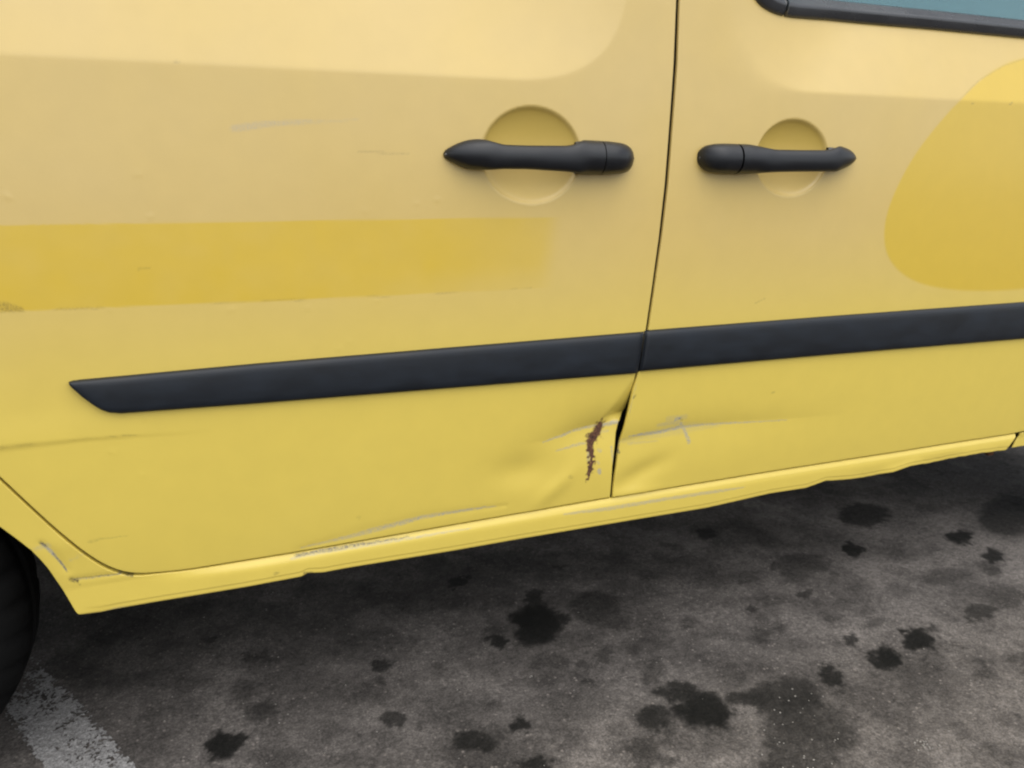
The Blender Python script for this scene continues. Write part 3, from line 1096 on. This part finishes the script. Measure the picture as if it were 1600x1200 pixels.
L_ROWS = [(691.5, 241.8, 242.2), (694, 236, 247), (700, 231, 251), (712, 224.5, 257), (721, 221, 261), (730, 218.7, 264), (742, 217.6, 265.5), (750, 218, 266), (757, 220, 266), (765, 223, 265.5),
          (780, 227, 264.5), (820, 228, 265), (880, 228, 268.5), (890, 227, 269.5), (898, 224, 270.5), (908, 219.5, 272), (918, 218.3, 272.5), (941.5, 219.4, 272.7)]
L_CAP = [(943.5, 219.6, 272.7), (955, 220.5, 272.6), (968, 222.5, 272), (978, 225.5, 270), (986, 231, 264), (991, 238, 256), (992.6, 245, 249)]
R_CAP = [(1092.6, 246.5, 249.5), (1094, 239, 255), (1098, 232.5, 261), (1105, 227.3, 266.5), (1113, 225, 269), (1125, 224.2, 270.5), (1140, 224, 271.5), (1155.5, 224.2, 272)]
R_ROWS = [(1157.5, 224.4, 272), (1172, 224.8, 272), (1182, 227, 271), (1192, 230.8, 270), (1204, 234, 269.3), (1240, 235, 268.6), (1276, 235.2, 268.4), (1285, 234, 268.6), (1292, 231, 268.6), (1299, 229, 267.5),
          (1306, 229, 265.5), (1314, 231.5, 262), (1322, 236, 257.5), (1329, 242, 252.5), (1334, 248, 248.4)]


def end_round(t, lo, hi, w):
    """0 at the given end, 1 further in"""
    d = np.clip((t - lo) / w, 0, 1) if hi > lo else np.clip((lo - t) / w, 0, 1)
    return math.sqrt(max(1 - (1 - d) ** 2, 0))


bar_in = lambda t: .008 - .026 * float(sstep(.18, .30, np.array(t)) * sstep(.92, .82, np.array(t)))
obj = loft_bar('door_handle', stations(L_ROWS, lambda t: .006 - .046 * end_round(t, 0, 1, .38), bar_in, 90, .002, -.026), sliding_door, M_HANDLE, True, True)
loft_bar('lock_cap', stations(L_CAP, lambda t: .006 - .0445 * end_round(t, 1, 0, .8), lambda t: .008, 30, -.026, -.008), sliding_door, M_HANDLE)
bar_in2 = lambda t: .008 - .026 * float(sstep(.10, .22, np.array(t)) * sstep(.84, .74, np.array(t)))
loft_bar('door_handle', stations(R_ROWS, lambda t: .006 - .046 * end_round(t, 1, 0, .36), bar_in2, 90, -.026, .002), front_door, M_HANDLE)
loft_bar('lock_cap', stations(R_CAP, lambda t: .006 - .0445 * end_round(t, 0, 1, .6), lambda t: .008, 30, -.006, -.026), front_door, M_HANDLE)


# gasket pads under the handle ends
def pad(name, rows, parent, grow, ya, yb):
    st = stations(rows, lambda t: -.007, lambda t: .010, 40, ya, yb)
    x0, x1 = st[0][0], st[-1][0]
    st = [(x + grow * (2 * (x - x0) / (x1 - x0) - 1), a + grow, b_ - grow, yo, yi) for x, a, b_, yo, yi in st]
    return loft_bar(name, st, parent, M_RUBBER)


pad('handle_gasket', [r for r in L_ROWS if r[0] < 755], sliding_door, -.0008, .002, -.012)
pad('handle_gasket', [r for r in L_ROWS if r[0] > 900] + L_CAP[1:], sliding_door, -.0008, -.022, -.008)
pad('handle_gasket', R_CAP + [r for r in R_ROWS if r[0] < 1180][1:], front_door, -.0008, -.006, -.024)
pad('handle_gasket', [r for r in R_ROWS if r[0] > 1296], front_door, -.0008, -.010, .002)


# --- black protective strip
def strip(name, top, bot, parent, surf, x_lo, x_hi, proud=.011, nx=260, slant=None):
    T, Bm = line_xz(top, -.010), line_xz(bot, -.010)
    X = np.linspace(x_lo, x_hi, nx)
    if slant is None:
        s = np.linspace(0, 1, nx)
        X = x_lo + (x_hi - x_lo) * np.r_[s[:1], s[1:] ** 1.35]
    zt, zb = np.interp(X, T[:, 0], T[:, 1]), np.interp(X, Bm[:, 0], Bm[:, 1])
    # section from top root over the face to bottom root: (fraction down, height 0..1)
    sec = [(0, -.35), (0, .1), (.004, .38), (.02, .62), (.06, .80), (.12, .90), (.2, .955), (.4, 1.0), (.6, .99), (.8, .95), (.90, .88), (.955, .74), (.985, .5), (1, .15), (1, -.35)]
    V = []
    for i, x in enumerate(X):
        endk = min(1, max(0.05, min((i) / 6, (nx - 1 - i) / 3)))
        endk = math.sqrt(1 - (1 - endk) ** 2)
        for fz, hh in sec:
            z = zt[i] + (zb[i] - zt[i]) * fz
            xx = x + (slant * (fz - .5) if slant else 0)
            y = float(base_y(z)) - proud * (hh * endk if hh > 0 else hh)
            V.append((xx, y, z))
    n_ = len(sec)
    Fc = [tuple(map(int, q)) for q in grid_faces(n_, nx)]
    Fc += [tuple(range(n_)), tuple(range(nx * n_ - 1, (nx - 1) * n_ - 1, -1))]
    return mesh_obj(name, V, Fc, M_TRIM, parent)


xt = lambda px, py: at_y(px, py, -.010)[0]
strip('trim_strip', [(106, 599), (112, 597), (125, 595.5), (400, 570), (700, 545), (1004, 520)],
      [(106, 601), (112, 607), (128, 622), (145, 635), (158, 643), (170, 647), (188, 648.5), (400, 633), (700, 609), (1000, 585)], sliding_door, sd_surface,
      xt(106, 600), (xt(1009.5, 520) + xt(999.5, 585)) / 2)
# pull the front end of the strip to the slant of the door edge
o = sliding_door.children[-1]
xe = (xt(1009.5, 520) + xt(999.5, 585)) / 2
for v in o.data.vertices:
    k = max(0.0, 1 - (xe - v.co.x) / .05)
    v.co.x += k * (v.co.z - .64) * ((xt(1009.5, 520) - xt(999.5, 585)) / .075)
strip('trim_strip', [(1008, 518.5), (1015, 517.5), (1300, 495), (1600, 473), (1900, 452)], [(1003, 582), (1010, 581.5), (1300, 556), (1600, 531), (1900, 507)], front_door, fd_surface,
      (xt(1011, 518) + xt(1002, 582)) / 2, 1.94)
o = front_door.children[-1]
xe = (xt(1011, 518) + xt(1002, 582)) / 2
for v in o.data.vertices:
    k = max(0.0, 1 - (v.co.x - xe) / .05)
    v.co.x += k * (v.co.z - .64) * ((xt(1011, 518) - xt(1002, 582)) / .075)

# --- window: moulding along the foot of the glass, corner piece, glass
WL = WIN_L.copy()


def tube_strip(name, path, prof, mat, parent):
    """path: (x, z) polyline; prof: (offset up from the path normal, y offset)"""
    P = np.array(path)
    t = np.gradient(P, axis=0)
    t /= np.linalg.norm(t, axis=1)[:, None]
    nn = np.stack([-t[:, 1], t[:, 0]], -1)
    V = []
    YB = fd_surface(np.maximum(P[:, 0], .80), np.minimum(P[:, 1], 1.26))
    for p, q, yb in zip(P, nn, YB):
        for off, dy in prof:
            V.append((p[0] + q[0] * off, yb + dy, p[1] + q[1] * off))
    n_ = len(prof)
    Fc = [tuple(map(int, q)) for q in grid_faces(n_, len(P))]
    Fc += [tuple(range(n_)), tuple(range(len(P) * n_ - 1, (len(P) - 1) * n_ - 1, -1))]
    return mesh_obj(name, V, Fc, mat, parent)


s = np.r_[0, np.cumsum(np.hypot(*np.diff(WL, axis=0).T))]
sf = np.linspace(0, s[-1], 160)
path = np.stack([np.interp(sf, s, WL[:, 0]), np.interp(sf, s, WL[:, 1])], -1)
for _ in range(6): path[1:-1] = .25 * path[:-2] + .5 * path[1:-1] + .25 * path[2:]
path = np.vstack([path, [1.92, path[-1, 1]]])
PROF = [(-.001, .02), (-.001, .002), (.0006, -.002), (.002, -.0045), (.006, -.0066), (.014, -.0094), (.018, -.0100), (.0205, -.0092), (.0225, -.0072), (.027, -.0034), (.032, .0008), (.0345, .003), (.036, .007), (.037, .014), (.0375, .032)]
xc = at_y(1217, 12, .05)[0]
ic = int(np.argmin(np.abs(path[:, 0] - xc)))
tube_strip('window_moulding', path[ic:], PROF, M_RUBBER, front_door)
cp = path[:ic].copy()
tube_strip('window_corner_trim', np.vstack([[cp[0] + np.array([-.004, .5])], cp]), PROF, M_RUBBER, front_door)
GLp = [(.905, 1.222), (1.90, 1.222), (1.16, 1.73), (.905, 1.73)]
prism('window_glass', GLp, .076, .080, M_GLASS, front_door)
prism('door_window', [(.86, 1.17), (1.90, 1.17), (1.16, 1.73), (.86, 1.73)], 1.655, 1.660, M_GLASS, van)
# cabin: two seats
for y in (.30, 1.00):
    prism('seat', [(.75, .75), (1.25, .75), (1.27, .86), (.92, .90), (.80, 1.42), (.70, 1.42)], y, y + .46, M_SEAT, van, .04)
    prism('headrest', [(.71, 1.45), (.80, 1.45), (.79, 1.62), (.72, 1.62)], y + .11, y + .35, M_SEAT, van, .03)
prism('dashboard', [(1.60, .85), (1.96, .85), (1.96, 1.14), (1.68, 1.13)], .12, 1.62, M_SEAT, van, .03)
# corroded bracket at the end of the sill
p = at_y(1549, 710, .035)
tag(box('sill_bracket', (p[0] - .010, .034, p[2] - .003), (p[0] + .008, .046, p[2] + .012), M_SLEEVE, van, .003), 'small rusty bracket below the end of the sill')
